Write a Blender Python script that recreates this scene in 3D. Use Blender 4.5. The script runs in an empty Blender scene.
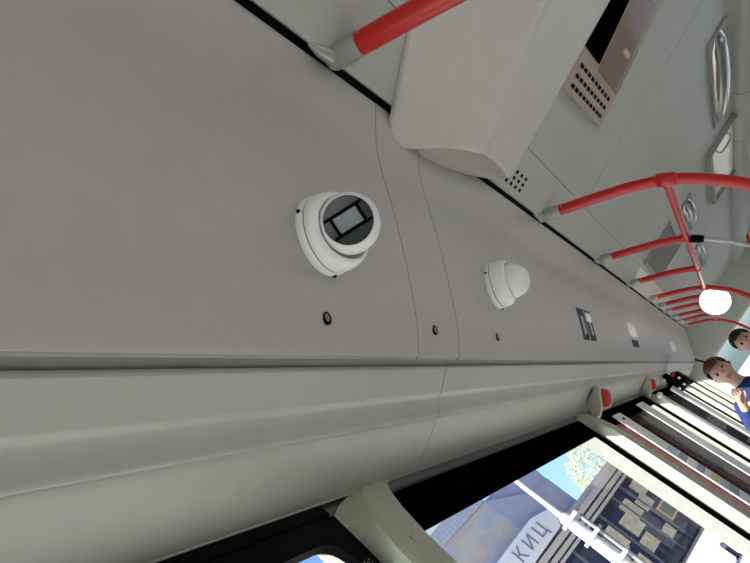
import bpy, bmesh, math, random
from mathutils import Vector, Matrix
random.seed(4)
S = bpy.context.scene
COL = S.collection

# ------------------------------------------------------------------ camera
F_PX = 600.0
RV = Vector((0.469, -0.868, -0.162)); FV = Vector((356.0, 80.5, 600.0)).normalized()   # bus axes seen in camera space (x right, y down, z ahead)
ang = math.radians(-146.3)
UV = Vector((math.cos(ang), math.sin(ang), 0))
UV.z = -(UV.x * FV.x + UV.y * FV.y) / FV.z
UV.normalize()
RV = FV.cross(UV)
cam_d = bpy.data.cameras.new('camera')
cam = bpy.data.objects.new('camera', cam_d); COL.objects.link(cam)
cx = Vector((RV.x, FV.x, UV.x)); cy = -Vector((RV.y, FV.y, UV.y)); cz = -Vector((RV.z, FV.z, UV.z))
M = Matrix((cx, cy, cz)).transposed().to_4x4()
M.translation = Vector((0.40, 0.0, 1.62))
cam.matrix_world = M
cam_d.sensor_width = 36.0; cam_d.lens = 36.0 * F_PX / 750.0
cam_d.clip_start = 0.02; cam_d.clip_end = 400
S.camera = cam

# ------------------------------------------------------------------ sky, sun, exposure
S.view_settings.view_transform = 'Standard'; S.view_settings.look = 'None'
S.view_settings.gamma = 1.0; S.view_settings.use_curve_mapping = False
S.view_settings.exposure = 0.64
w = bpy.data.worlds.new('sky'); S.world = w; w.use_nodes = True
nt = w.node_tree; nt.nodes.clear()
out = nt.nodes.new('ShaderNodeOutputWorld'); bg = nt.nodes.new('ShaderNodeBackground')
sky = nt.nodes.new('ShaderNodeTexSky'); sky.sky_type = 'NISHITA'
sky.sun_disc = False; sky.sun_elevation = math.radians(48); sky.sun_rotation = math.radians(215)
sky.air_density = 1.0; sky.dust_density = 1.6; sky.ozone_density = 1.0
bg.inputs[1].default_value = 0.155
tn = nt.nodes.new('ShaderNodeMix'); tn.data_type = 'RGBA'; tn.blend_type = 'MULTIPLY'; tn.inputs[0].default_value = 1.0
tn.inputs[7].default_value = (0.74, 0.92, 1.12, 1)
nt.links.new(sky.outputs[0], tn.inputs[6]); nt.links.new(tn.outputs[2], bg.inputs[0]); nt.links.new(bg.outputs[0], out.inputs[0])
sd = bpy.data.lights.new('sun', 'SUN'); sd.energy = 7.6; sd.angle = math.radians(0.6); sd.color = (1.0, 0.93, 0.84)
sun = bpy.data.objects.new('sun', sd); COL.objects.link(sun)
sun.rotation_euler = Vector((0.52, 0.60, -0.62)).to_track_quat('-Z', 'Y').to_euler()
sun.location = (-6, -6, 8)

# ------------------------------------------------------------------ materials
def lin(c):
    return tuple(((v / 255) / 12.92 if v / 255 < 0.04045 else ((v / 255 + 0.055) / 1.055) ** 2.4) for v in c) + (1,)
MATS = {}
def mat(name, rgb, rough=0.5, metal=0.0, var=0.06, scale=60.0, bump=0.0, spec=0.5, emit=0.0, coat=0.0):
    if name in MATS: return MATS[name]
    m = bpy.data.materials.new(name); m.use_nodes = True; MATS[name] = m
    t = m.node_tree; p = t.nodes['Principled BSDF']
    tc = t.nodes.new('ShaderNodeTexCoord'); nz = t.nodes.new('ShaderNodeTexNoise')
    nz.inputs['Scale'].default_value = scale; nz.inputs['Detail'].default_value = 4
    t.links.new(tc.outputs['Object'], nz.inputs['Vector'])
    rp = t.nodes.new('ShaderNodeValToRGB')
    a = lin(rgb)
    rp.color_ramp.elements[0].position = 0.3; rp.color_ramp.elements[1].position = 0.7
    rp.color_ramp.elements[0].color = tuple(v * (1 - var) for v in a[:3]) + (1,)
    rp.color_ramp.elements[1].color = tuple(min(1, v * (1 + var)) for v in a[:3]) + (1,)
    t.links.new(nz.outputs['Fac'], rp.inputs['Fac']); t.links.new(rp.outputs['Color'], p.inputs['Base Color'])
    p.inputs['Roughness'].default_value = rough; p.inputs['Metallic'].default_value = metal
    p.inputs['Specular IOR Level'].default_value = spec
    if coat: p.inputs['Coat Weight'].default_value = coat; p.inputs['Coat Roughness'].default_value = 0.08
    if bump:
        n2 = t.nodes.new('ShaderNodeTexNoise'); n2.inputs['Scale'].default_value = 900; n2.inputs['Detail'].default_value = 2
        t.links.new(tc.outputs['Object'], n2.inputs['Vector'])
        b = t.nodes.new('ShaderNodeBump'); b.inputs['Strength'].default_value = bump; b.inputs['Distance'].default_value = 0.0006
        t.links.new(n2.outputs['Fac'], b.inputs['Height']); t.links.new(b.outputs['Normal'], p.inputs['Normal'])
    if emit:
        p.inputs['Emission Color'].default_value = lin(rgb); p.inputs['Emission Strength'].default_value = emit
    return m
def glass_mat(name, tint, gloss=0.08, rough=0.02):
    m = bpy.data.materials.new(name); m.use_nodes = True; MATS[name] = m
    t = m.node_tree; t.nodes.clear()
    o = t.nodes.new('ShaderNodeOutputMaterial'); mx = t.nodes.new('ShaderNodeMixShader')
    tr = t.nodes.new('ShaderNodeBsdfTransparent'); gl = t.nodes.new('ShaderNodeBsdfGlossy')
    fr = t.nodes.new('ShaderNodeFresnel'); fr.inputs[0].default_value = 1.45
    tr.inputs[0].default_value = lin(tint); gl.inputs['Roughness'].default_value = rough
    ml = t.nodes.new('ShaderNodeMath'); ml.operation = 'MULTIPLY'; ml.inputs[1].default_value = gloss * 10
    t.links.new(fr.outputs[0], ml.inputs[0]); t.links.new(ml.outputs[0], mx.inputs[0])
    t.links.new(tr.outputs[0], mx.inputs[1]); t.links.new(gl.outputs[0], mx.inputs[2]); t.links.new(mx.outputs[0], o.inputs[0])
    return m
COVE = mat('cove_plastic', (179, 174, 170), 0.42, var=0.025, scale=35, bump=0.25)
CEIL = mat('ceiling_plastic', (184, 186, 178), 0.45, var=0.025, scale=25, bump=0.2)
FASC = mat('fascia_plastic', (177, 176, 170), 0.40, var=0.02, scale=30, bump=0.2)
HOUS = mat('housing_plastic', (205, 200, 194), 0.38, var=0.02, scale=30, bump=0.25)
CHAN = mat('channel_grey', (120, 120, 114), 0.6)
BLK = mat('black_rubber', (4, 4, 4), 0.7, spec=0.08)
BLKG = mat('black_gloss', (3, 3, 3), 0.9, spec=0.0)
DGRY = mat('dark_rubber', (70, 70, 68), 0.35)
PILL = mat('pillar_plastic', (176, 176, 154), 0.5, var=0.03, bump=0.2)
CREAM = mat('cream_plastic', (222, 216, 192), 0.5)
WHITE = mat('white_plastic', (238, 238, 234), 0.32, var=0.01)
WHITEC = mat('white_panel', (236, 236, 224), 0.25, var=0.01)
RED = mat('red_enamel', (196, 18, 11), 0.28, var=0.04, coat=0.15)
REDP = mat('red_plastic', (190, 40, 26), 0.35)
ALU = mat('cast_aluminium', (176, 176, 174), 0.36, metal=0.55, var=0.05)
STEEL = mat('brushed_steel', (190, 186, 182), 0.3, metal=0.8)
GREYP = mat('grey_plastic', (150, 152, 146), 0.45)
BEIGE = mat('beige_plastic', (178, 160, 148), 0.3, var=0.03)
FLOOR = mat('vinyl_floor', (150, 148, 142), 0.6, var=0.1, scale=120)
LENSD = mat('camera_glass', (58, 64, 64), 0.10)
LENSG = mat('camera_window', (136, 142, 146), 0.15)
SIGNB = mat('sticker_blue', (10, 12, 58), 0.5, spec=0.15)
PURP = mat('sticker_purple', (58, 46, 58), 0.6, spec=0.1)
SILV = mat('glossy_white', (240, 240, 225), 0.2)
SMOKE = mat('smoked_hatch', (112, 114, 110), 0.55)
GLASS = glass_mat('window_glass', (249, 251, 250), 0.005)
LENS2 = glass_mat('glossy_cover', (250, 246, 243), 0.025, 0.06)
LENS = glass_mat('clear_acrylic', (215, 220, 205), 0.07, 0.2)

# ------------------------------------------------------------------ mesh helpers
def place(o, parent):
    COL.objects.link(o)
    if parent is not None:
        o.parent = parent
        o.matrix_parent_inverse = Matrix.Translation(parent.location).inverted() if parent.type == 'EMPTY' else Matrix.Identity(4)
    return o
def from_bm(name, bm, m, parent=None, smooth=False, angle=40):
    bmesh.ops.recalc_face_normals(bm, faces=bm.faces)
    me = bpy.data.meshes.new(name); bm.to_mesh(me); bm.free()
    me.materials.append(m)
    if smooth:
        for p in me.polygons: p.use_smooth = True
        try: me.set_sharp_from_angle(angle=math.radians(angle))
        except Exception: pass
    return place(bpy.data.objects.new(name, me), parent)
def thing(name, loc, label, cat, group=None):
    e = bpy.data.objects.new(name, None); e.empty_display_size = 0.05
    e.location = loc; COL.objects.link(e)
    return tag(e, label, cat, group)
def tag(o, label, cat, group=None):
    o['label'] = label; o['category'] = cat
    if group: o['group'] = group
    return o
def struct(o, label=None):
    o['kind'] = 'structure'
    if label: o['label'] = label
    return o
def add_box(bm, a, b):
    x0, y0, z0 = a; x1, y1, z1 = b
    v = [bm.verts.new(p) for p in ((x0,y0,z0),(x1,y0,z0),(x1,y1,z0),(x0,y1,z0),(x0,y0,z1),(x1,y0,z1),(x1,y1,z1),(x0,y1,z1))]
    for f in ((0,1,2,3),(4,5,6,7),(0,1,5,4),(1,2,6,5),(2,3,7,6),(3,0,4,7)): bm.faces.new([v[i] for i in f])
    return v
def box(name, a, b, m, parent=None, bev=0.0):
    bm = bmesh.new(); add_box(bm, a, b)
    if bev: bmesh.ops.bevel(bm, geom=bm.edges[:], offset=bev, segments=2, affect='EDGES')
    return from_bm(name, bm, m, parent, smooth=bool(bev))
def boxes(name, lst, m, parent=None):
    bm = bmesh.new()
    for a, b in lst: add_box(bm, a, b)
    return from_bm(name, bm, m, parent)
def spline(pts, n=6):
    pts = [Vector(p) for p in pts]; o = []
    for i in range(len(pts) - 1):
        p0 = pts[max(i-1, 0)]; p1 = pts[i]; p2 = pts[i+1]; p3 = pts[min(i+2, len(pts)-1)]
        for k in range(n):
            t = k / n
            o.append(0.5*((2*p1) + (p2-p0)*t + (2*p0-5*p1+4*p2-p3)*t*t + (3*p1-p0-3*p2+p3)*t**3))
    o.append(pts[-1]); return o
def sweep_y(name, prof, y0, y1, m, parent=None, th=0.004, mirror=False, smooth=True, angle=35):
    """open (x,z) profile run along the bus, thickened upwards/outwards"""
    P = [Vector((p[0], p[1])) for p in prof]; N = len(P); Q = []
    for i in range(N):
        d = (P[min(i+1, N-1)] - P[max(i-1, 0)]).normalized()
        nrm = Vector((-d.y, d.x))
        if nrm.x * -0.7 + nrm.y * 0.7 < 0: nrm = -nrm
        Q.append(P[i] + nrm * th)
    loop = P + Q[::-1]
    bm = bmesh.new(); A = []; B = []
    for p in loop:
        x = 2.36 - p.x if mirror else p.x
        A.append(bm.verts.new((x, y0, p.y))); B.append(bm.verts.new((x, y1, p.y)))
    L = len(loop)
    for i in range(L): bm.faces.new((A[i], A[(i+1) % L], B[(i+1) % L], B[i]))
    for i in range(N-1):
        for V in (A, B): bm.faces.new((V[i], V[i+1], V[L-2-i], V[L-1-i]))
    return from_bm(name, bm, m, parent, smooth=smooth, angle=angle)
def prism(name, poly, axis_pts, m, parent=None, smooth=False):
    """poly: list of (x,y); axis_pts: z0,z1"""
    bm = bmesh.new(); z0, z1 = axis_pts
    A = [bm.verts.new((p[0], p[1], z0)) for p in poly]; B = [bm.verts.new((p[0], p[1], z1)) for p in poly]
    L = len(poly); bm.faces.new(A); bm.faces.new(B)
    for i in range(L): bm.faces.new((A[i], A[(i+1) % L], B[(i+1) % L], B[i]))
    return from_bm(name, bm, m, parent, smooth)
def add_tube(bm, pts, r, seg=14, cap=True):
    pts = [Vector(p) for p in pts]; rings = []; up = Vector((0, 1, 0.01)).normalized()
    for i, p in enumerate(pts):
        d = (pts[min(i+1, len(pts)-1)] - pts[max(i-1, 0)]).normalized()
        a = up - d * up.dot(d)
        if a.length < 0.05: a = Vector((1, 0, 0)) - d * d.x
        a.normalize(); b = d.cross(a); rr = r[i] if isinstance(r, (list, tuple)) else r
        rings.append([bm.verts.new(p + (a * math.cos(2*math.pi*k/seg) + b * math.sin(2*math.pi*k/seg)) * rr) for k in range(seg)])
    for i in range(len(rings)-1):
        for k in range(seg): bm.faces.new((rings[i][k], rings[i][(k+1) % seg], rings[i+1][(k+1) % seg], rings[i+1][k]))
    if cap: bm.faces.new(rings[0]); bm.faces.new(rings[-1])
def tube(name, pts, r, m, parent=None, seg=14):
    bm = bmesh.new(); add_tube(bm, pts, r, seg); return from_bm(name, bm, m, parent, True)
def frame_mat(origin, zdir, xhint):
    z = Vector(zdir).normalized(); x = Vector(xhint); x = (x - z * x.dot(z)).normalized(); y = z.cross(x)
    Mx = Matrix((x, y, z)).transposed().to_4x4(); Mx.translation = Vector(origin); return Mx
def revolve(name, prof, Mx, m, parent=None, seg=48, smooth=True, angle=40):
    bm = bmesh.new(); rings = []
    for r, h in prof:
        if r < 1e-6: rings.append([bm.verts.new(Mx @ Vector((0, 0, h)))])
        else: rings.append([bm.verts.new(Mx @ Vector((r*math.cos(2*math.pi*k/seg), r*math.sin(2*math.pi*k/seg), h))) for k in range(seg)])
    for a, b in zip(rings, rings[1:]):
        for k in range(seg):
            va = [a[k % len(a)], a[(k+1) % seg % len(a)]]; vb = [b[(k+1) % seg % len(b)], b[k % len(b)]]
            vs = []
            for v in va + vb:
                if v not in vs: vs.append(v)
            if len(vs) > 2: bm.faces.new(vs)
    if len(rings[0]) > 1: bm.faces.new(rings[0])
    if len(rings[-1]) > 1: bm.faces.new(rings[-1])
    return from_bm(name, bm, m, parent, smooth, angle)
def lbox(name, Mx, a, b, m, parent=None, bev=0.0):
    bm = bmesh.new(); add_box(bm, a, b)
    if bev: bmesh.ops.bevel(bm, geom=bm.edges[:], offset=bev, segments=2, affect='EDGES')
    bmesh.ops.transform(bm, matrix=Mx, verts=bm.verts)
    return from_bm(name, bm, m, parent, smooth=bool(bev))

# ------------------------------------------------------------------ bus shell
Y0, Y1 = -2.6, 9.3
W = 2.36; ZC = 2.272
floor = struct(box('floor', (-0.10, Y0, -0.08), (W + 0.10, Y1 + 0.3, 0.0), FLOOR))
ROOF = mat('roof_shell', (96, 96, 92), 0.8)
ceiling = struct(box('ceiling', (-0.10, Y0, 2.300), (W + 0.10, Y1 + 0.1, 2.36), ROOF))

COVE_P = spline([(.500, 2.279), (.490, 2.272), (.441, 2.238), (.405, 2.203), (.372, 2.163), (.322, 2.107), (.273, 2.056), (.228, 2.013), (.182, 1.9785)], 5)
COVE_P = [(p.x, p.y) for p in [Vector((q[0], q[1])) for q in COVE_P]] + [(.1780, 1.9768), (.1765, 1.9785), (.1765, 1.990)]
FASC_P = [(.1575, 1.990), (.1572, 1.978), (.1555, 1.9755)] + [(p.x, p.y) for p in spline([(.150, 1.9738), (.130, 1.9676), (.119, 1.9638), (.1155, 1.9626), (.1120, 1.9623), (.1070, 1.9624), (.1030, 1.9612), (.0960, 1.9565), (.0890, 1.9500), (.0845, 1.9452), (.0815, 1.9432), (.0795, 1.9432)], 3)] \
    + [(.0785, 1.9440), (.0783, 1.9475)] + [(p.x, p.y) for p in spline([(.0775, 1.9470), (.056, 1.9420), (.030, 1.9372), (.006, 1.9335), (-.022, 1.9300)], 3)] + [(-.026, 1.9300), (-.027, 1.940)]

def lathe_cap(y, parent):
    Mx = frame_mat(cove_pt(-0.187, y), CN, (0, 1, 0))
    c = revolve('screw_cap', [(.0085, -.002), (.0085, .0012), (.0074, .0018), (.0060, .0018), (.0057, .0008), (0.0, .0008)], Mx, BLK, parent, 24)
    revolve('screw_head', [(.0050, .0006), (.0048, .0015), (0, .0018)], Mx, CHAN, c, 20)
CT = Vector((.132, 0, .147)).normalized(); CN = Vector((CT.z, 0, -CT.x))
def cove_z(x):
    for a, b in zip(COVE_P, COVE_P[1:]):
        if b[0] <= x <= a[0] and a[0] > b[0]: return b[1] + (a[1]-b[1]) * (x-b[0]) / (a[0]-b[0])
    return None
def cove_pt(s, y, lift=0.0):
    """point on the cove at slope coordinate s (0 at x=.34) pushed out by lift"""
    x = .34 + CT.x * s; z = cove_z(x)
    return Vector((x, y, z)) + CN * lift

SKINM = mat('body_skin', (150, 150, 146), .6)
def side(mirror):
    X = (lambda v: W - v) if mirror else (lambda v: v)
    def bx(a, b): return ((min(X(a[0]), X(b[0])), a[1], a[2]), (max(X(a[0]), X(b[0])), b[1], b[2]))
    pil = [-0.95, .692, 2.205, 4.03, 6.4, 8.6]
    bm = bmesh.new()
    for a, b in (bx((-.09, Y0, 0.0), (-.045, Y1, .93)), bx((-.09, Y0, 1.90), (-.05, Y1, 2.30))): add_box(bm, a, b)
    for y in pil:
        a, b = bx((-.09, y + .005, .93), (-.042, y + .085, 1.90)); add_box(bm, a, b)
    a, b = bx((-.09, Y0, .93), (-.042, Y0 + .12, 1.90)); add_box(bm, a, b)
    wall = struct(from_bm('wall_right' if mirror else 'wall_left', bm, SKINM))
    cuts = [Y0, .8485, 1.0125, Y1] if not mirror else [Y0, Y1]
    for i, (a, b) in enumerate(zip(cuts, cuts[1:])):
        sweep_y('cove_panel', COVE_P, a + .0013, b - .0013, COVE, wall, 0.004, mirror)
    lc = [Y0, .980, Y1]
    for a, b in zip(lc, lc[1:]): sweep_y('window_header_panel', FASC_P, a + .0011, b - .0011, FASC, wall, 0.003, mirror)
    box('seam_channel', *bx((.148, Y0, 1.9835), (.1775, Y1, 1.9945)), CHAN, wall)
    box('ceiling_channel', *bx((.485, Y0, 2.287), (.56, Y1, 2.297)), BLK, wall)
    bm = bmesh.new()
    add_box(bm, *bx((-.045, Y0, .90), (.0, Y1, .95)))
    from_bm('window_ledge', bm, DGRY, wall)
    if not mirror:
        for y in (.601, .913, 1.226): lathe_cap(y, wall)
    # pillar covers: flare out at the head, own ridge, cream lower sheath where the photo shows it
    for i, y in enumerate(pil):
        y = y - .692
        KEY = [(.95, .6915, .0225, .660, .7360), (1.744, .6915, .0225, .660, .7360), (1.80, .6915, .0215, .664, .7420), (1.857, .6915, .006, .702, .782), (1.904, .693, -.012, .746, .832), (1.920, .728, -.020, .770, .858), (1.9295, .764, -.0245, .790, .878)]
        def sec(z):
            for a, b in zip(KEY, KEY[1:]):
                if a[0] <= z <= b[0]:
                    t = (z - a[0]) / (b[0] - a[0]); A, bxx, B, C_ = [a[n] + (b[n] - a[n]) * t for n in (1, 2, 3, 4)]
            return [(-.044, A), (-.030, A), (bxx - .002, B), (bxx + .002, B + .006), (bxx + .002, C_ - .008), (bxx - .002, C_), (-.044, max(C_ + .012, .765))]
        zs = [.95, 1.4, 1.70, 1.744, 1.772, 1.80, 1.82, 1.84, 1.857, 1.88, 1.904, 1.912, 1.920, 1.9295]
        bm = bmesh.new(); rings = []
        for z in zs: rings.append([bm.verts.new((X(px), y + py, z)) for px, py in sec(z)])
        for a, b in zip(rings, rings[1:]):
            for k in range(7): bm.faces.new((a[k], a[(k+1) % 7], b[(k+1) % 7], b[k]))
        bm.faces.new(rings[0]); bm.faces.new(rings[-1])
        p = from_bm('pillar_cover', bm, PILL, wall, True, 25)
        if not mirror and i < 4:
            Mx = frame_mat((.0230, y + .7035, 1.7985), (1, 0, 0), (0, 1, 0))
            revolve('fixing_plug', [(.0075, -.001), (.0075, .0012), (.006, .0026), (0, .003)], Mx, PILL, p, 24)
    # windows
    ends = pil[1:] + [Y1 - .02]
    for i, (a, b) in enumerate(zip(pil, ends)):
        y0 = a + .078; y1 = b - .001
        zt = 1.832; r = .0
        if i == 0: zt = 1.872
        zb = .955
        # rounded black surround with a real opening
        rr = .035 if i == 0 else .008
        inner = []; ya, yb, za, zz = y0 + .012, y1 - (.034 if i == 0 else .012), zb + .015, zt
        for (cy_, cz_, a0) in ((yb - rr, zz - rr, 0), (ya + rr, zz - rr, 90), (ya + rr, za + rr, 180), (yb - rr, za + rr, 270)):
            for k in range(7):
                t = math.radians(a0 + 15*k); inner.append((cy_ + rr*math.cos(t), cz_ + rr*math.sin(t)))
        outer = []
        for (cy_, cz_) in ((y1, 1.905), (y0, 1.905), (y0, zb), (y1, zb)):
            outer += [(cy_, cz_)] * 7
        bm = bmesh.new(); L = len(inner)
        def ring(pts, x): return [bm.verts.new((X(x), p[0], p[1])) for p in pts]
        i0, i1 = ring(inner, -.040), ring(inner, -.026); o0, o1 = ring(outer, -.040), ring(outer, -.026)
        for k in range(L):
            j = (k+1) % L
            bm.faces.new((i0[k], i0[j], i1[j], i1[k]))
            for A, B in ((i0, o0), (i1, o1)): bm.faces.new((A[k], A[j], B[j], B[k]))
            bm.faces.new((o0[k], o0[j], o1[j], o1[k]))
        bmesh.ops.remove_doubles(bm, verts=bm.verts, dist=1e-5)
        win = struct(from_bm('window_%d' % (i + 1 + (6 if mirror else 0)), bm, BLKG if i else BLK))
        box('glass_pane', *bx((-.036, y0, zb), (-.032, y1, 1.895)), GLASS, win)
        if not mirror:
            box('rubber_seal', *bx((-.042, y0, 1.9065), (-.0265, y1, 1.9285)), DGRY if i else BLK, win, .003)
        if i == 0 and not mirror:
            bm = bmesh.new()
            for k in range(14):
                for j in range(3):
                    yy = yb + .006 + j*.006; z = zz - .045 - k*.006 - (j % 2)*.003
                    add_box(bm, (-.0262, yy, z), (-.0254, yy + .0022, z + .0022))
            d = from_bm('printed_dots', bm, GREYP, win); d['kind'] = 'stuff'
    return wall
wl = side(False); wr = side(True)
wall_back = struct(boxes('wall_back', [((-.09, Y0 - .05, 0), (W + .09, Y0, 1.0)), ((-.09, Y0 - .05, 1.9), (W + .09, Y0, 2.36)), ((-.09, Y0 - .05, 1.0), (.3, Y0, 1.9)), ((W - .3, Y0 - .05, 1.0), (W + .09, Y0, 1.9))], CEIL))
# front bulkhead and windscreen
wall_front = struct(boxes('wall_front', [((-.09, Y1, 1.83), (W + .09, Y1 + .06, 2.36)), ((-.09, Y1, 0), (W + .09, Y1 + .06, .95)), ((-.09, Y1, .95), (.14, Y1 + .06, 1.83)), ((W - .14, Y1, .95), (W + .09, Y1 + .06, 1.83))], CEIL))
tube('edge_gasket', spline([(.30, Y1 - .004, 2.27), (.22, Y1 - .004, 2.16), (.20, Y1 - .004, 2.0), (.24, Y1 - .004, 1.86)], 6), .012, BLK, wall_front)
ws = struct(boxes('window_13', [((.14, Y1 + .01, 1.80), (W - .14, Y1 + .05, 1.83)), ((.14, Y1 + .01, .95), (W - .14, Y1 + .05, .98)), ((.14, Y1 + .01, .98), (.17, Y1 + .05, 1.80)), ((W - .17, Y1 + .01, .98), (W - .14, Y1 + .05, 1.80)), ((1.16, Y1 + .01, .98), (1.20, Y1 + .05, 1.80))], CREAM))
box('glass_pane', (.15, Y1 + .028, .96), (W - .15, Y1 + .032, 1.82), GLASS, ws)

# ceiling panels with recessed joints
def cpanel(x0, y0, x1, y1, m=CEIL, z=ZC):
    return box('ceiling_panel', (x0, y0, z), (x1, y1, z + .014), m, ceiling, .0012)
xs0, xs1 = .513, W - .513
for a, b in ((Y0, 1.10), (1.10, 3.80), (3.80, 4.70), (4.70, 6.2), (6.2, 7.7), (7.7, Y1)):
    edge = cpanel(xs0, a + .0007, .6365, b - .0007, WHITEC if 3.7 < a < 6 else CEIL)
    if a == 1.10:
        holes = []
        for i in range(4):
            for j in range(3):
                yy = 1.470 + i*.038; xx = .533 + j*.017
                holes.append(((xx, yy, ZC - .0006), (xx + .0095, yy + .016, ZC + .004)))
        boxes('speaker_holes', holes, BLK, edge)['kind'] = 'stuff'
for a, b in ((Y0, .20), (.20, 2.168), (2.168, 3.66), (3.66, 5.2), (5.2, 7.2), (7.2, Y1)):
    cpanel(.6378, a + .0007, 1.585, b - .0007)
# rounded air duct along the far side of the ceiling
DUCT_P = spline([(1.588, 2.272), (1.592, 2.235), (1.62, 2.205), (1.68, 2.190), (1.76, 2.195), (1.82, 2.225), (1.846, 2.272)], 4)
for a, b in ((Y0, 1.2), (1.2, 3.40), (3.40, 4.15), (4.15, 6.2), (6.2, Y1)):
    d = sweep_y('duct_panel', [(p.x, p.y) for p in DUCT_P], a + .006, b - .006, FASC, ceiling, .004)
    if a == 1.2:
        for k in range(3): box('printed_mark', (1.640 + .016*k, 2.86 + .05*k, 2.1935), (1.650 + .016*k, 2.93 + .05*k, 2.1995), BLK, d)

# ------------------------------------------------------------------ ceiling housing across the bus
def housing():
    t = thing('ceiling_housing', (.50, 1.15, ZC), 'large rounded grey moulded housing hanging across ceiling beside red rail', 'ceiling cover')
    sec = spline([(.0, 2.2710), (.002, 2.2600), (.03, 2.2520), (.11, 2.2350), (.19, 2.2165), (.213, 2.2090), (.222, 2.2020), (.230, 2.1998), (.238, 2.2020), (.246, 2.2085), (.32, 2.2195), (.40, 2.2310), (.455, 2.2415), (.485, 2.2540), (.497, 2.2715)], 4)
    n = len(sec)
    def near(x): return .905 - .50*max(0, x - .47) if x < .75 else .765
    xs = [0, .006, .018, .04, .08, .15, .3, .5, .8, 1.08]
    bm = bmesh.new(); rows = []; ends = []
    for k, dx in enumerate(xs):
        row = []
        rnd = [.93, .98, 1, 1, 1, 1, 1, 1, 1, 1][k]
        for p in sec:
            v = min(1.0, max(0.0, p.x / .497))
            xe = .452 + .085 * v ** 1.25 - .010*math.sin(math.pi*v)
            # rounded corners in plan on the end
            if v < .10: xe += .022 * (1 - v/.10) ** 2
            if v > .90: xe += .030 * ((v-.90)/.10) ** 2
            rim = .060 * max(0.0, math.sin(math.pi * min(1, max(0, (v - .03) / .97)))) ** 1.1
            x = xe + dx + rim * max(0.0, 1 - dx / .5)
            ends.append((xe, v))
            y = near(x) + v * (1.468 - near(x))
            z = ZC - (ZC - p.y) * (rnd if k < 5 else 1)
            row.append(bm.verts.new((x, y, z)))
        rows.append(row)
    for a, b in zip(rows, rows[1:]):
        for k in range(n-1): bm.faces.new((a[k], a[k+1], b[k+1], b[k]))
    # inner return so that the shell has thickness; end face set back like a scoop
    E0 = [e[0] for e in ends[:n]]
    back = [bm.verts.new((v.co.x - .003, v.co.y, v.co.z + (ZC - v.co.z) * .05)) for v in rows[0]]
    deep = [bm.verts.new((v.co.x + (e - v.co.x) * .10 + .004, v.co.y, v.co.z + (ZC - v.co.z) * .80)) for v, e in zip(rows[0], E0)]
    lip = [bm.verts.new((e + (v.co.x - e) * .22, v.co.y + .002, ZC - (ZC - v.co.z) * .42)) for v, e in zip(rows[0], E0)]
    top = [bm.verts.new((e - .004, v.co.y, ZC - .001)) for v, e in zip(rows[0], E0)]
    for A, B in ((rows[0], back), (back, deep), (deep, lip), (lip, top)):
        for k in range(n-1): bm.faces.new((A[k], A[k+1], B[k+1], B[k]))
    bm.faces.new(rows[-1])
    from_bm('cover_shell', bm, HOUS, t, True, 50)
    return t
housing()

# ------------------------------------------------------------------ red handrails
RAIL = [(.508, 2.281), (.557, 2.232), (.60, 2.190), (.648, 2.142), (.707, 2.080), (.765, 2.005), (.795, 1.945), (.822, 1.87), (.838, 1.80), (.846, 1.70), (.85, 1.5), (.85, .6), (.85, .02)]
def rail_pts(y, i0, i1, mir=False):
    P = spline([(W - p[0] if mir else p[0], y, p[1]) for p in RAIL], 6)
    return P[i0*6:i1*6 + 1]
def rail_branch(t, y, full, mir=False, name='rail_tube', r=.0170, sl=.072):
    P = rail_pts(y, 0, len(RAIL) - 1, mir)
    red = [p for p in P if (p - P[0]).length > sl - .008]
    if not full: red = [p for p in red if p.z > 2.0]
    tb = tube(name, red, r, RED, t, 20)
    if mir: return
    d = (P[6] - P[0]).normalized()
    tube('rail_socket', [P[0] + d*f for f in (.004, .008, .014, sl - .008, sl)], [.015, .0180, .0196, .0196, .0194], ALU, tb, 22)
    # flared foot that clips into the ceiling channel
    bm = bmesh.new()
    add_tube(bm, spline([Vector((.513, y - .055, 2.2765)), Vector((.513, y - .03, 2.272)), Vector((.516, y - .010, 2.268)), Vector((.520, y + .004, 2.264))], 4), [.003, .005, .0065, .008, .0095, .0105, .0115, .012, .0125, .013, .0135, .014, .014], 12)
    from_bm('socket_foot', bm, ALU, tb, True)
    revolve('rivet', [(.0030, -.002), (.0027, .001), (0, .0016)], frame_mat(P[0] + d*(sl + .008) + Vector((.0048, -.0155, .004)), (.3, -.9, .25), (1, 0, 0)), STEEL, tb, 12)
    revolve('end_clip', [(.006, -.012), (.006, .010), (.004, .013), (0, .0135)], frame_mat(P[0] + d*.020 + Vector((.004, .022, -.004)), (.1, .5, -.6), (1, 0, 0)), ALU, tb, 14)
rl = thing('handrail', (.85, .700, 0), 'thick red handrail pole closest to camera, passing the big ceiling housing', 'handrail')
rail_branch(rl, .700, True, r=.0180, sl=.060)
bar = thing('long_handrail', (.765, 5.2, 2.005), 'red handrail frame of curved branches joined by one lengthwise bar', 'handrail')
for k, y in enumerate((1.852, 2.803, 3.75, 4.74, 5.36, 5.98, 6.76, 7.52, 8.45)): rail_branch(bar, y, k in (0, 3, 8), name='rail_branch')
tube('lengthwise_bar', [(.765, 1.852, 2.005), (.765, 4.0, 2.005), (.765, 8.45, 2.005)], .0135, RED, bar, 16)
for y in (1.852, 2.803, 3.75, 4.74):
    a = Vector((.752, y, 2.028)); b = Vector((.779, y, 1.982))
    if y in (2.803, 3.75): b = Vector((.768, y, 2.000))
    tube('clamp', [a, a.lerp(b, .06), a.lerp(b, .94), b], [.0185, .0205, .0205, .0185], RED, bar, 20)
    tube('clamp_sleeve', [(.765, y + .01, 2.005), (.765, y + .045, 2.005)], .0175, RED, bar, 16)
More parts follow.
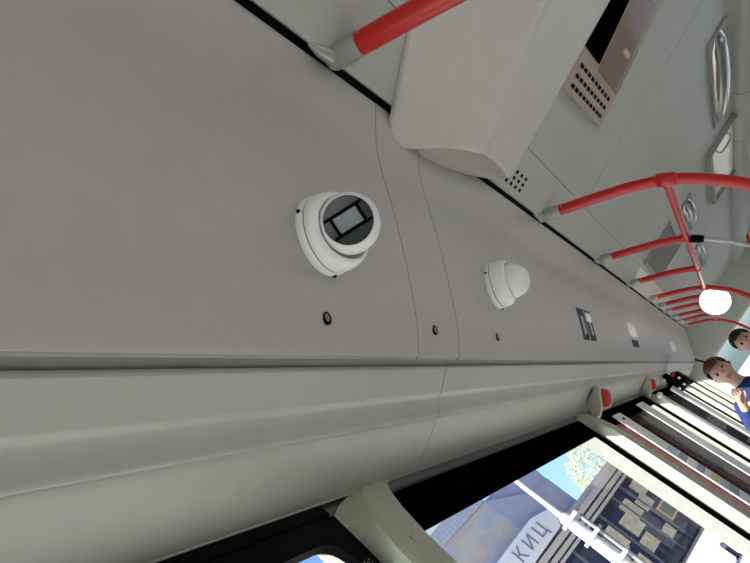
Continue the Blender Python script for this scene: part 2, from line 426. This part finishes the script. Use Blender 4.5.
for y, l in zip((5.0, 6.0, 8.0), ('red pole across the aisle at right picture edge, nearest one', 'red pole across the aisle at right edge, middle one', 'red pole across the aisle, farthest one')):
    rail_branch(thing('handrail', (W - .85, y, 0), l, 'handrail', 'red poles across the aisle'), y, True, True)
# thin grey pole hanging below third branch, with black knuckle
gp = thing('grey_grab_pole', (.86, 2.803, 0), 'thin grey pole with black knuckle hanging from third red branch', 'pole')
tube('pole_tube', spline([(.790, 2.803, 1.955), (.805, 2.81, 1.92), (.83, 2.82, 1.85), (.85, 2.82, 1.75), (.86, 2.81, 1.5), (.86, 2.803, .02)], 6), .009, ALU, gp)
tube('knuckle', [(.7705, 2.803, 1.993), (.772, 2.803, 1.990), (.788, 2.804, 1.958), (.793, 2.804, 1.948)], [.010, .0165, .0165, .012], BLK, gp)

# ------------------------------------------------------------------ security cameras
def turret(s, y, aim, label, clear, shift=(0, 0, 0)):
    o = cove_pt(s, y)
    # local tangent of the cove
    p1, p2 = cove_pt(s - .05, y), cove_pt(s + .05, y)
    tt = (p2 - p1).normalized(); nn = Vector((tt.z, 0, -tt.x)); o = (p1 + p2) / 2 - nn * .001
    t = thing('security_camera', o, label, 'security camera', 'white turret cameras on the cove')
    Mx = frame_mat(o, nn, (0, 1, 0))
    b = revolve('mounting_base', [(.0515, 0), (.0530, .0015), (.0535, .004), (.0533, .0105), (.0524, .0118), (.0508, .0122), (.0, .0122)], Mx, WHITE, t, 64)
    revolve('base_groove', [(.0512, .0120), (.0512, .0138)], Mx, CHAN, b, 64)
    sk = revolve('housing_skirt', [(.0508, .0134), (.0522, .0142), (.0522, .0200), (.0516, .0280), (.0500, .0350), (.0470, .0415), (.0445, .0445), (.0430, .0452), (.0416, .0446), (.0408, .0420), (.0402, .034), (.039, .02)], Mx, WHITE, t, 64, True, 60)
    at = Vector(aim).normalized(); at = (at - nn * at.dot(nn)).normalized()
    for v in sk.data.vertices:      # opening cut lower on the side the eye looks to
        rel = v.co - o; h = rel.dot(nn); dd = (rel - nn * h).normalized().dot(at)
        if h > .018 and dd > -.2: v.co = v.co - nn * ((h - .018) * .62 * (dd + .2) / 1.2)
    for a in (35, 155, 275):
        q = Mx @ Vector((.0532*math.cos(math.radians(a)), .0532*math.sin(math.radians(a)), .007))
        box('locking_notch', q - Vector((.0022,)*3), q + Vector((.0022,)*3), BLK, b)
    c = o + nn * .0500 + Vector(shift)
    A = Vector(aim).normalized(); Fx = frame_mat(c, A, clear)
    R = .0388; prof = [(0, -R)]
    for k in range(1, 26):
        a = math.radians(-90 + k * 124 / 26)
        prof.append((R*math.cos(a), R*math.sin(a)))
    prof += [(.0322, .0232), (.0312, .0242), (.0306, .0236), (.0302, .0215), (0, .0215)]
    e = revolve('eyeball', prof, Fx, WHITE, t, 56, True, 60)
    g = revolve('lens_cover', [(.0302, .0210), (.0302, .0228), (.0294, .0235), (0, .0236)], Fx, LENSD, t, 48)
    lbox('lens_window', Fx, (-.0160, -.0105, .0230), (.0160, .0105, .0246), LENSG, g, .0008)
    for s_ in (-1, 1): lbox('window_border', Fx, (-.0262, s_*.0126 - .0022, .0230), (.0262, s_*.0126 + .0022, .0244), BLK, g, .0005)
    for s_ in (-1, 1): lbox('window_border', Fx, (s_*.0182 - .0020, -.0125, .0230), (s_*.0182 + .0020, .0125, .0243), BLK, g, .0005)
    return t
turret(-.071, .615, (.17, -.64, -.33), 'white turret security camera, nearer one, dark lens face turned toward us', (.86, .36, -.35), (.000, -.0075, .000))
turret(-.062, 1.272, (.30, .80, -.35), 'smaller farther white security camera with lens turned away from us', (0, .7, .7), (-.005, .003, .0045))

# ------------------------------------------------------------------ stickers on the cove
def sticker(name, y0, y1, s0, s1, m, parent, lift=.0005):
    bm = bmesh.new(); rows = []; n = 6
    for i in range(n + 1):
        s = s0 + (s1 - s0) * i / n
        rows.append([bm.verts.new(cove_pt(s, y, l)) for y, l in ((y0, lift), (y1, lift), (y1, lift - .0012), (y0, lift - .0012))])
    for a, b in zip(rows, rows[1:]):
        for k in range(4): bm.faces.new((a[k], a[(k+1) % 4], b[(k+1) % 4], b[k]))
    bm.faces.new(rows[0]); bm.faces.new(rows[-1])
    return from_bm(name, bm, m, parent)
GRPS = mat('sticker_grey', (150, 150, 172), .4)
st = thing('notice_sticker', cove_pt(-.10, 2.25), 'dark blue and white double notice sticker on the cove', 'sticker')
for a, b in ((2.12, 2.225), (2.245, 2.345)):
    k = sticker('blue_field', a, b, -.160, -.040, SIGNB, st, .0012)
    sticker('pale_symbol', a + .034, b - .034, -.138, -.070, GRPS, k, .0020)
    if a > 2.2: sticker('white_patch', a + .005, b - .004, -.085, -.050, SILV, k, .0021)  # white patch across the second blue field
st = sticker('notice_sticker', 3.32, 3.62, -.100, -.022, SILV, None, .0014); tag(st, 'small plain white patch on cove above a dark one', 'sticker')  # plain glossy white patch laid on the cove
st = sticker('notice_sticker', 3.32, 3.56, -.158, -.118, PURP, None, .0014); tag(st, 'small dark purple sticker on cove below the white one', 'sticker')
st = sticker('notice_sticker', 5.7, 6.3, -.145, -.05, SILV, None, .0016); tag(st, 'farthest small white patch on cove near front', 'sticker')  # same glossy white, farther along the cove

# ------------------------------------------------------------------ ceiling fittings
dp = thing('ceiling_display', (1.05, 1.70, ZC), 'beige ceiling panel with black screen and rows of vent slots', 'display')
Dx = Matrix(((.972, -.097, 0, .838), (-.236, -.995, 0, 1.885), (0, 0, -1, ZC - .012), (0, 0, 0, 1)))     # slanted panel: local x across the bus, local y toward the rear
def dbox(name, x0, x1, y0, y1, z0, z1, m, par, bev=0): return lbox(name, Dx, (x0, -y1 if False else y0, z0), (x1, y1, z1), m, par, bev)
sgn = (Dx @ Vector((0, 1, 0)) - Dx.translation).y
def yy(a, b): return (a, b) if sgn < 0 else (-b, -a)
dbox('panel_body', 0, .86, *yy(0, .44), -.012, 0, BEIGE, dp, .003)
sl = bmesh.new()
for i in range(3):
    for j in range(9):
        a, b = sorted(yy(.045 + j*.037, .045 + j*.037 + .026)); add_box(sl, (.020 + i*.026, a, -.002), (.030 + i*.026, b, .0008))
bmesh.ops.transform(sl, matrix=Dx, verts=sl.verts)
from_bm('vent_slots', sl, BLK, dp)['kind'] = 'stuff'
scr = dbox('screen', .115, .84, *yy(.255, .42), -.001, .004, BLKG, dp, .001)
cv = dbox('clear_cover', .100, .85, *yy(.03, .245), .001, .012, LENS2, dp, .004)
for k in range(4): dbox('white_bead', .19 + .16*k, .205 + .16*k, *yy(.07, .12), .001, .008, SILV, cv, .002)  # small plain white beads set inside the clear cover

def ceil_lamp(x0, x1, y0, y1, label):
    t = thing('ceiling_light', ((x0+x1)/2, (y0+y1)/2, ZC), label, 'ceiling light', 'unlit acrylic ceiling lights')
    box('lamp_tray', (x0, y0, ZC - .010), (x1, y1, ZC), GREYP, t, .004)
    bm = bmesh.new(); rows = []
    for i in range(13):
        v = i / 12; k = math.sin(math.pi * v) ** .5
        row = []
        for j in range(9):
            u = j / 8 * math.pi
            row.append(bm.verts.new(((x0+x1)/2 - math.cos(u)*(x1-x0)/2*(.35 + .6*k), y0 + .02 + (y1-y0-.04)*v, ZC - .010 - math.sin(u)*.040*k)))
        rows.append(row)
    for a, b in zip(rows, rows[1:]):
        for j in range(8): bm.faces.new((a[j], a[j+1], b[j+1], b[j]))
    from_bm('acrylic_lens', bm, LENS, t, True)
    tube('lamp_rod', [((x0+x1)/2, y0 + .06, ZC - .018), ((x0+x1)/2, y1 - .06, ZC - .018)], .008, SILV, t, 10)
ceil_lamp(1.405, 1.535, 2.50, 3.46, 'clear acrylic ceiling light close to the right picture edge')
ceil_lamp(1.03, 1.15, 3.86, 4.60, 'clear acrylic ceiling light behind the red lengthwise bar')
ceil_lamp(1.03, 1.15, 5.4, 6.5, 'farthest clear acrylic ceiling light toward the front')
h = thing('roof_hatch', (1.42, 4.2, ZC), 'pale roof hatch with raised frame above second red handrail', 'roof hatch')
box('hatch_lid', (1.36, 3.74, ZC - .012), (1.58, 4.75, ZC), WHITEC, h, .004)
for a, b in (((1.315, 3.67, ZC - .03), (1.345, 4.82, ZC)), ((1.345, 3.67, ZC - .03), (1.585, 3.70, ZC)), ((1.345, 4.79, ZC - .03), (1.585, 4.82, ZC))): box('hatch_frame', a, b, GREYP, h, .004)
tube('hatch_handle', spline([(1.40, 3.80, ZC - .012), (1.41, 3.82, ZC - .04), (1.50, 3.82, ZC - .04), (1.51, 3.80, ZC - .012)], 4), .006, STEEL, h, 8)
h = thing('smoked_roof_panel', (.80, 4.15, ZC), 'dark grey smoked roof panel between red handrail branches', 'roof panel')
box('smoked_lid', (.675, 3.80, ZC - .010), (.93, 4.56, ZC - .001), SMOKE, h, .004)
for a, b in (((.66, 3.785, ZC - .014), (.675, 4.575, ZC)), ((.93, 3.785, ZC - .014), (.945, 4.575, ZC)), ((.675, 3.785, ZC - .014), (.93, 3.80, ZC)), ((.675, 4.56, ZC - .014), (.93, 4.575, ZC))): box('lid_rim', a, b, GREYP, h)
GLOW = mat('disc_glow', (255, 255, 246), 0.4, emit=1.0)  # emission put in for bright daylight mirrored by the round disc
rl = thing('round_glow_disc', (.725, 4.90, 1.912), 'bright white round disc hanging under the red bar at far end, reflected daylight put in as glow', 'disc')
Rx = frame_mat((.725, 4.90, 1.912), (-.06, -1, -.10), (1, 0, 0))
revolve('disc_face', [(.100, 0), (.098, .010), (.08, .018), (.04, .024), (0, .026)], Rx, GLOW, rl, 40)
revolve('disc_rim', [(.094, -.03), (.104, -.02), (.108, .0), (.105, .008), (.100, .009), (.099, .0)], Rx, GREYP, rl, 40)
tube('disc_bracket', [(.74, 4.93, 1.93), (.755, 4.93, 1.975), (.760, 4.93, 1.991)], .010, GREYP, rl, 10)

# ------------------------------------------------------------------ fittings on the window header
def hammer(y, label):
    t = thing('emergency_hammer', (.055, y, 1.93), label, 'emergency hammer', 'emergency hammers over the windows')
    bm = bmesh.new()
    for v in (y, y + .012):
        pass
    P = [(.100, 1.937), (.022, 1.933), (-.012, 1.885), (-.004, 1.868), (.030, 1.880), (.090, 1.925)]
    A = [bm.verts.new((p[0], y, p[1])) for p in P]; B = [bm.verts.new((p[0], y + .05, p[1])) for p in P]
    bm.faces.new(A); bm.faces.new(B)
    for k in range(6): bm.faces.new((A[k], A[(k+1) % 6], B[(k+1) % 6], B[k]))
    bmesh.ops.bevel(bm, geom=bm.edges[:], offset=.003, segments=2, affect='EDGES')
    h = from_bm('holder', bm, PILL, t, True)
    Mx = frame_mat((.056, y + .115, 1.900), (.55, -.35, -.75), (0, 1, 0))
    revolve('hammer_head', [(.034, -.03), (.036, -.004), (.033, .006), (.024, .011), (0, .012)], Mx, REDP, t, 28)
    box('hammer_handle', (.005, y + .05, 1.885), (.035, y + .30, 1.905), GREYP, t, .006)
    revolve('release_pin', [(.007, 0), (.007, .008), (.004, .012), (0, .0125)], frame_mat((-.002, y - .002, 1.874), (.1, -1, -.2), (1, 0, 0)), WHITE, h, 14)
hammer(2.33, 'grey holder with red emergency hammer over nearer second window')
hammer(3.95, 'grey holder with red emergency hammer over farther window')
def strip(name, y0, y1, x, ztop, label, slot, patches):
    t = thing(name, (x, (y0+y1)/2, .95), label, 'window strip')
    box('strip_body', (x - .006, y0, .95), (x, y1, ztop), WHITE, t, .002)
    if slot: box('slot', (x - .001, (y0+y1)/2 - .028, ztop - .040), (x + .0008, (y0+y1)/2 + .028, ztop - .028), BLK, t)
    for z0, z1, c in patches: box('coloured_patch', (x - .001, y0 + .006, z0), (x + .0008, y1 - .006, z1), c, t)
    return t
YEL = mat('patch_yellow', (235, 215, 120), .4); LIL = mat('patch_lilac', (190, 190, 215), .4); GRP = mat('patch_grey', (140, 145, 155), .4); SKYB = mat('patch_sky', (170, 195, 225), .4)
strip('window_strip', 2.62, 2.80, -.012, 1.862, 'white vertical strip with black slot beside second pillar', True, [(1.60, 1.64, SKYB), (1.56, 1.595, GRP), (1.49, 1.52, GRP), (1.435, 1.465, YEL), (1.40, 1.432, LIL), (1.36, 1.398, GRP)])
strip('window_strip', 3.36, 3.60, -.012, 1.866, 'plain white vertical strip beyond the slotted one', False, [])
gp = thing('window_pole', (.055, 3.72, .95), 'slim pale pole with round top end in front of third pillar', 'pole')
tube('pole_tube', [(.055, 3.72, .95), (.055, 3.72, 1.4), (.055, 3.72, 1.818)], .011, STEEL, gp)
revolve('pole_cap', [(.010, -.012), (.0165, -.004), (.0175, .004), (.012, .014), (0, .018)], frame_mat((.055, 3.72, 1.816), (0, 0, 1), (1, 0, 0)), WHITE, gp, 20)
gp = thing('window_pole', (.055, 4.62, .95), 'dull grey pole standing beyond the pale round-topped one', 'pole')
tube('pole_tube', [(.055, 4.62, .95), (.055, 4.62, 1.83)], .018, STEEL, gp)
box('pole_foot', (.035, 4.60, .93), (.075, 4.64, .96), GREYP, gp, .004)
bd = thing('header_device', (.08, 5.2, 1.86), 'black device with white knobs fixed at top of far window', 'device')
box('device_body', (.02, 5.0, 1.775), (.145, 5.35, 1.905), BLK, bd, .02)
box('device_arm', (.05, 5.1, 1.89), (.09, 5.2, 1.945), BLK, bd, .006)
for p in ((.10, 4.99, 1.79), (.055, 4.99, 1.80), (.12, 4.99, 1.84)): revolve('knob', [(.010, -.01), (.010, .008), (.007, .012), (0, .013)], frame_mat(p, (.1, -1, -.1), (1, 0, 0)), WHITE, bd, 16)
box('red_tab', (.10, 4.985, 1.875), (.135, 5.0, 1.893), REDP, bd, .003)

# ------------------------------------------------------------------ people near the front
SKIN = mat('skin', (206, 160, 138), .55); HAIR = mat('brown_hair', (84, 52, 38), .7); DHAIR = mat('dark_hair', (34, 26, 24), .7)
NAVY = mat('navy_cloth', (26, 40, 92), .85); NAVY2 = mat('dark_cloth', (18, 24, 44), .85); TROU = mat('black_cloth', (16, 16, 18), .9); LIP = mat('lip', (172, 116, 104), .6)
def skin_obj(name, chains, m, parent, sub=2, root=0):
    V = []; E = []; Rr = []; key = {}
    for ch in chains:
        prev = None
        for (p, r) in ch:
            k = tuple(round(c, 4) for c in p)
            if k not in key: key[k] = len(V); V.append(p); Rr.append(r)
            if prev is not None and prev != key[k]: E.append((prev, key[k]))
            prev = key[k]
    me = bpy.data.meshes.new(name); me.from_pydata(V, E, []); me.materials.append(m)
    o = place(bpy.data.objects.new(name, me), parent)
    md = o.modifiers.new('skin', 'SKIN'); md.use_smooth_shade = True
    for i, sv in enumerate(me.skin_vertices[0].data):
        rr = Rr[i]; sv.radius = rr if isinstance(rr, tuple) else (rr, rr); sv.use_root = (i == root)
    sb = o.modifiers.new('sub', 'SUBSURF'); sb.levels = sub; sb.render_levels = sub
    return o
def person(x, y, H, label, hair, shirt, hand_l, turn=0.0):
    t = thing('person', (x, y, 0), label, 'person')
    k = H / 1.75
    def q(a, b, c): return (x + a*k, y + b*k, c*k)
    pelvis = (q(0, 0, .95), .13*k); chest = (q(0, .01, 1.28), (.15*k)); neck0 = (q(0, .01, 1.43), .07*k); neck1 = (q(0, .012, 1.515), .050*k)
    hd = [(q(0, -.022, 1.575), .058*k), (q(0, .005, 1.63), .078*k), (q(0, .008, 1.68), .080*k), (q(0, .008, 1.72), .06*k)]
    nose = [hd[1], (q(0, -.088, 1.632), .016*k), (q(0, -.104, 1.620), .012*k)]
    ears = [[hd[1], (q(s*.084, .01, 1.635), .020*k), (q(s*.092, .015, 1.645), .012*k)] for s in (-1, 1)]
    legs = []; arms = []; hands = []
    for s in (-1, 1):
        legs.append([pelvis, (q(s*.09, 0, .86), .095*k), (q(s*.10, -.01, .48), .062*k), (q(s*.10, .01, .10), .042*k), (q(s*.10, -.05, .04), .040*k), (q(s*.105, -.15, .035), .032*k)])
        if s == -1 and hand_l: el, wr = (q(-.27, -.12, 1.20), .045*k), (q(*hand_l), .030*k)
        else: el, wr = (q(s*.25, .02, 1.15), .045*k), (q(s*.27, -.10, .92), .030*k)
        sh = (q(s*.17, .01, 1.38), .062*k)
        d = (Vector(wr[0]) - Vector(el[0])).normalized(); side_ = d.cross(Vector((0, 1, 0.2))).normalized()
        palm = tuple(Vector(wr[0]) + d*.055*k)
        arms.append([chest, sh, el, wr, (palm, (.036*k, .020*k))])
        for f, ln in zip((-1.5, -.5, .5, 1.5), (.060, .072, .076, .066)):
            b0 = Vector(palm) + d*.03*k + side_*f*.019*k
            arms.append([(palm, (.036*k, .020*k)), (tuple(b0), .0095*k), (tuple(b0 + d*ln*.5*k), .0090*k), (tuple(b0 + d*ln*.85*k + Vector((0, -.02, -.012))*k), .0080*k)])
        b0 = Vector(wr[0]) + d*.03*k + side_*(-.035)*k
        arms.append([wr, (tuple(b0), .012*k), (tuple(b0 + d*.035*k - side_*.018*k), .0105*k), (tuple(b0 + d*.060*k - side_*.018*k), .0085*k)])
    body = skin_obj('body', [[pelvis, chest, neck0, neck1] + hd, nose] + ears + legs + arms, SKIN, t)
    G = .014*k
    up = lambda c, g=G: (c[0], (c[1] if not isinstance(c[1], tuple) else c[1][0]) + g)
    sh_ch = [[(q(0, 0, .88), .155*k), (q(0, 0, 1.05), .155*k), up(chest, .03*k), (q(0, .01, 1.43), .085*k), (q(0, .010, 1.512), .068*k)]]
    for i in (0, 6):
        a = arms[i]; wv = Vector(a[3][0]).lerp(Vector(a[2][0]), .12)
        sh_ch.append([up(chest, .03*k), up(a[1], .02*k), up(a[2]), (tuple(wv), .045*k)])
    skin_obj('shirt', sh_ch, shirt, t)
    skin_obj('trousers', [[(q(0, 0, .98), .15*k)] + [up(v) for v in legs[0][1:4]], [(q(0, 0, .98), .15*k)] + [up(v) for v in legs[1][1:4]]], TROU, t)
    for lg in legs: skin_obj('shoe', [[up(lg[3], .012*k), up(lg[4], .012*k), up(lg[5], .012*k)]], TROU, t)
    bm = bmesh.new(); bmesh.ops.create_uvsphere(bm, u_segments=24, v_segments=16, radius=1)
    for v in list(bm.verts):
        if v.co.z < -.35 or (v.co.y < -.45 and v.co.z < .35): bm.verts.remove(v)
    for v in bm.verts: v.co = Vector((x + v.co.x*.098*k, y + (.018 + v.co.y*.112)*k, (1.675 + v.co.z*.098)*k))
    hr = from_bm('hair', bm, hair, t, True); so = hr.modifiers.new('solid', 'SOLIDIFY'); so.thickness = .012
    for s in (-1, 1):
        revolve('eye', [(0, -.014), (.010, -.009), (.014, 0), (.010, .008), (0, .011)], frame_mat(q(s*.033, -.074, 1.648), (0, -1, 0), (1, 0, 0)), DHAIR, t, 12)
    revolve('mouth', [(.018, -.006), (.016, .002), (0, .004)], frame_mat(q(0, -.074, 1.580), (0, -1, -.1), (1, 0, 0)), LIP, t, 14)
    return t
person(.30, 5.45, 1.75, 'person with brown hair in navy shirt standing by far window, hand raised', HAIR, NAVY, (-.12, -.30, 1.42))
person(.62, 6.3, 1.73, 'dark-haired person in dark clothing standing behind the brown-haired one', DHAIR, NAVY2, None)

# ------------------------------------------------------------------ outdoors
GZ = -.35
PAVE = mat('pavement', (196, 194, 188), .85, var=.1, scale=1.2)
ground = struct(box('ground', (-90, -60, GZ - .3), (60, 140, GZ), PAVE), 'pale grey paved street outside')
ya = math.radians(35); FU = Vector((math.sin(ya), math.cos(ya), 0)); FN = Vector((FU.y, -FU.x, 0)); FO = Vector((.40 - 22*math.sin(math.radians(20)), 22*math.cos(math.radians(20)), 0))
def fq(u, v, d=0.0): return FO + FU*u + Vector((0, 0, v)) + FN*d
def fpoly(name, pts, d0, d1, m, parent):
    bm = bmesh.new()
    A = [bm.verts.new(fq(u, v, d0)) for u, v in pts]; B = [bm.verts.new(fq(u, v, d1)) for u, v in pts]; L = len(pts)
    bm.faces.new(A); bm.faces.new(B)
    for i in range(L): bm.faces.new((A[i], A[(i+1) % L], B[(i+1) % L], B[i]))
    return from_bm(name, bm, m, parent)
def rect(u0, v0, u1, v1): return [(u0, v0), (u1, v0), (u1, v1), (u0, v1)]
LILG = mat('lilac_render', (176, 178, 196), .8, var=.05, scale=3); CANO = mat('canopy_sheet', (196, 198, 210), .6); FASW = mat('fascia_white', (250, 250, 250), .6)
MUR = mat('mural_base', (190, 186, 192), .8, scale=.9)
mrp = [n for n in MUR.node_tree.nodes if n.type == 'VALTORGB'][0].color_ramp
for k, c in enumerate(((176, 170, 196), (202, 196, 204), (214, 176, 160), (222, 206, 160), (196, 206, 186), (180, 184, 204))):
    e = mrp.elements[k] if k < 2 else mrp.elements.new(.3 + .08*k)
    e.position = .32 + .07*k; e.color = lin(tuple(v*.5 + g*.5 for v, g in zip(c, (188, 186, 194)))); SHOP = mat('shop_glass', (52, 62, 88), .15); SHOPF = mat('shop_wall', (206, 204, 196), .8); CRM = mat('shop_panel', (206, 200, 176), .7, var=.2, scale=6)
sb = thing('shop_building', fq(.5, GZ), 'pale street shop with lilac upper wall, canopy and painted mural', 'building')
fpoly('wall', [(-5.5, GZ), (4.75, GZ), (4.75, 2.95), (1.75, 2.95), (1.75, 4.4), (-5.5, 4.4)], -.2, -2.5, LILG, sb)
fpoly('upper_wall', [(-1.0, 4.4), (1.75, 4.4), (1.80, 5.0), (1.62, 5.25), (.28, 5.42), (-1.0, 5.42)], -.25, -2.5, LILG, sb)
fpoly('chimney', rect(1.55, 4.95, 1.92, 5.42), -.2, -.8, mat('chimney_dark', (70, 72, 80), .8), sb)
ca = fpoly('canopy', [(-5.2, 5.36), (-.80, 5.38), (-1.29, 6.0), (-5.2, 5.82)], -.15, .05, CANO, sb)
for k in range(26): fpoly('canopy_rib', rect(-4.9 + k*.16, 5.37, -4.84 + k*.16, 5.82), .05, .09, CANO, ca)
fpoly('fascia', [(-4.0, 5.82), (-1.29, 5.99), (-1.35, 6.22), (-4.0, 6.24)], -.2, .14, FASW, sb)
fpoly('mural', rect(-5.4, 3.86, -.8, 5.36), -.2, .0, MUR, sb)
fpoly('mural_side', [(-.8, 3.88), (.55, 3.70), (.55, 4.5), (-.8, 5.38)], -.2, .0, LILG, sb)
cols = {'ochre': (214, 190, 130), 'rust': (190, 140, 120), 'sage': (170, 190, 170), 'rose': (200, 170, 170), 'blue': (130, 140, 180), 'sand': (220, 212, 190)}
sg = fpoly('sign_board', [(-3.6, 2.95), (.17, 3.06), (.62, 3.60), (-.38, 3.90), (-3.6, 3.80)], -.2, .25, FASW, sb)
tx = bpy.data.curves.new('sign_text', 'FONT'); tx.body = 'КИЦ'; tx.size = .62; tx.extrude = .01; tx.space_character = 1.45
to = bpy.data.objects.new('sign_text_curve', tx); COL.objects.link(to)
bpy.context.view_layer.update()
me = bpy.data.meshes.new_from_object(to.evaluated_get(bpy.context.evaluated_depsgraph_get())); bpy.data.objects.remove(to)
T4 = Matrix((FU, Vector((0, 0, 1)), FN)).transposed().to_4x4(); T4.translation = fq(-1.85, 3.25, .26)
me.transform(T4); me.materials.append(GRP); place(bpy.data.objects.new('sign_lettering', me), sg)
for v0, v1, d in ((2.75, 2.95, .18), (2.52, 2.68, .10), (2.36, 2.46, .14)): fpoly('cornice', rect(-4.5, v0, 4.8, v1), -.2, d, SHOPF, sb)
fpoly('upper_terrace', rect(.62, 2.95, 4.75, 3.15), -.2, .05, SHOPF, sb)
fr = fpoly('shop_front', rect(-4.5, -.3, 4.6, 2.34), -.2, -.02, SHOP, sb)
for u0, v0, u1, v1 in ((3.5, 1.55, 3.95, 2.12), (3.05, 1.2, 3.6, 1.7), (2.45, 1.3, 2.95, 2.0), (1.9, 1.05, 2.5, 1.75), (1.75, .45, 2.3, .95), (1.1, 1.15, 1.55, 1.95), (.5, .9, 1.0, 1.9), (2.7, .2, 3.1, .6), (.9, .1, 1.4, .8)):
    fpoly('display_panel', rect(u0, v0, u1, v1), -.02, .02, CRM, fr)
yp = fpoly('poster_frame', rect(3.35, .45, 3.95, 1.05), -.02, .03, mat('poster_ochre', (220, 190, 130), .6), fr)
fpoly('poster', rect(3.42, .52, 3.9, .98), .03, .04, mat('poster_green', (90, 120, 110), .5), yp)
for u in (-.2, .75, 1.62, 2.6, 3.2, 4.1): fpoly('mullion', rect(u, -.3, u + .06, 2.34), -.02, .05, mat('mullion_grey', (110, 114, 130), .5), fr)
hb = thing('corner_building', fq(-2.5, GZ, -4), 'small yellow and blue building corner showing above the shop canopy', 'building')
fpoly('wall', rect(-5.0, GZ, -.90, 7.35), -6, -3.2, mat('mural_sand', cols['sand'], .8), hb)
fpoly('ochre_band', rect(-5.1, 7.35, -.74, 7.72), -6, -3.1, mat('mural_ochre', cols['ochre'], .8), hb)
fpoly('blue_panel', rect(-5.05, 7.72, -1.0, 8.6), -6, -3.15, mat('panel_blue', (90, 100, 160), .7), hb)
pw = thing('far_wall', fq(8, GZ), 'pale cream building standing right of the shop', 'building')
fpoly('wall', rect(4.8, GZ, 9.5, 2.2), -3.0, -6, SHOPF, pw)
fpoly('wall_cap', rect(4.7, 2.2, 9.6, 2.4), -2.9, -6.1, FASW, pw)
POSTM = mat('post_white', (226, 228, 232), .5)
lp = thing('lamp_post', (-3.96, 13.0, GZ), 'white lamp post with clamped sleeves outside the window', 'lamp post')
tube('post_shaft', [(-3.96, 13.0, GZ), (-3.96, 13.0, 2.6), (-3.96, 13.0, 4.4)], [.075, .07, .05], POSTM, lp)
tube('post_sleeve', [(-3.96, 13.0, GZ), (-3.96, 13.0, 2.55), (-3.96, 13.0, 2.62)], [.13, .13, .08], POSTM, lp)
tube('cable_pipe', [(-3.72, 13.0, GZ), (-3.72, 13.0, 2.35)], .045, GRP, lp, 10)
for z in (1.3, 1.9, 2.4): box('clamp', (-4.12, 12.85, z), (-3.66, 13.15, z + .07), POSTM, lp)
BINP = (-2.86, 14.4, GZ)
lb = thing('bollard', BINP, 'small dark blue bollard on the pavement outside', 'bollard')
revolve('bollard_post', [(.08, 0), (.08, .02), (.05, .03), (.05, .26)], Matrix.Translation(BINP), SIGNB, lb, 20)
revolve('bollard_cap', [(.055, .26), (.06, .30), (.045, .36), (0, .38)], Matrix.Translation(BINP), GRP, lb, 20)
MAR = mat('maroon_brick', (60, 21, 18), .95, var=.25, scale=3, spec=0.0); MARD = mat('maroon_dark', (38, 14, 15), .95, spec=0.0)
mb = thing('maroon_building', (-1.25, 26, GZ), 'dark maroon wall outside seen edge-on beyond second pillar', 'building')
box('wall', (-1.42, 9.9, GZ), (-1.12, 44, 5.5), MAR, mb)
for k in range(7): box('recessed_panel', (-1.125, 10.6 + k*4, .9), (-1.10, 13.0 + k*4, 3.6), MARD, mb)
def tree(x, y, h, label):
    t = thing('street_tree', (x, y, GZ), label, 'tree')
    tube('trunk', [(x, y, GZ), (x + .1, y, h*.5), (x, y, h*.7)], [.16, .12, .07], mat('bark', (110, 96, 84), .9), t, 10)
    bm = bmesh.new(); LF = 2600
    for _ in range(LF):
        a, b = random.uniform(0, 6.28), random.uniform(-1, 1); r = random.uniform(.5, 1) ** .5
        c = Vector((x + math.cos(a)*math.sqrt(1-b*b)*r*h*.28, y + math.sin(a)*math.sqrt(1-b*b)*r*h*.28, GZ + h*.75 + b*r*h*.28))
        d1 = Vector((random.uniform(-1, 1), random.uniform(-1, 1), random.uniform(-1, 1))).normalized() * .085; d2 = d1.cross(Vector((random.random(), random.random(), 1))).normalized() * .055
        vs = [bm.verts.new(c + d1), bm.verts.new(c + d2), bm.verts.new(c - d1), bm.verts.new(c - d2)]; bm.faces.new(vs)
    from_bm('crown', bm, mat('pale_leaf', (214, 210, 176), .7, var=.2, scale=2), t)['kind'] = 'stuff'
tree(-9.0, 40.0, 6.6, 'pale leafy tree beyond the shop, at far window top')
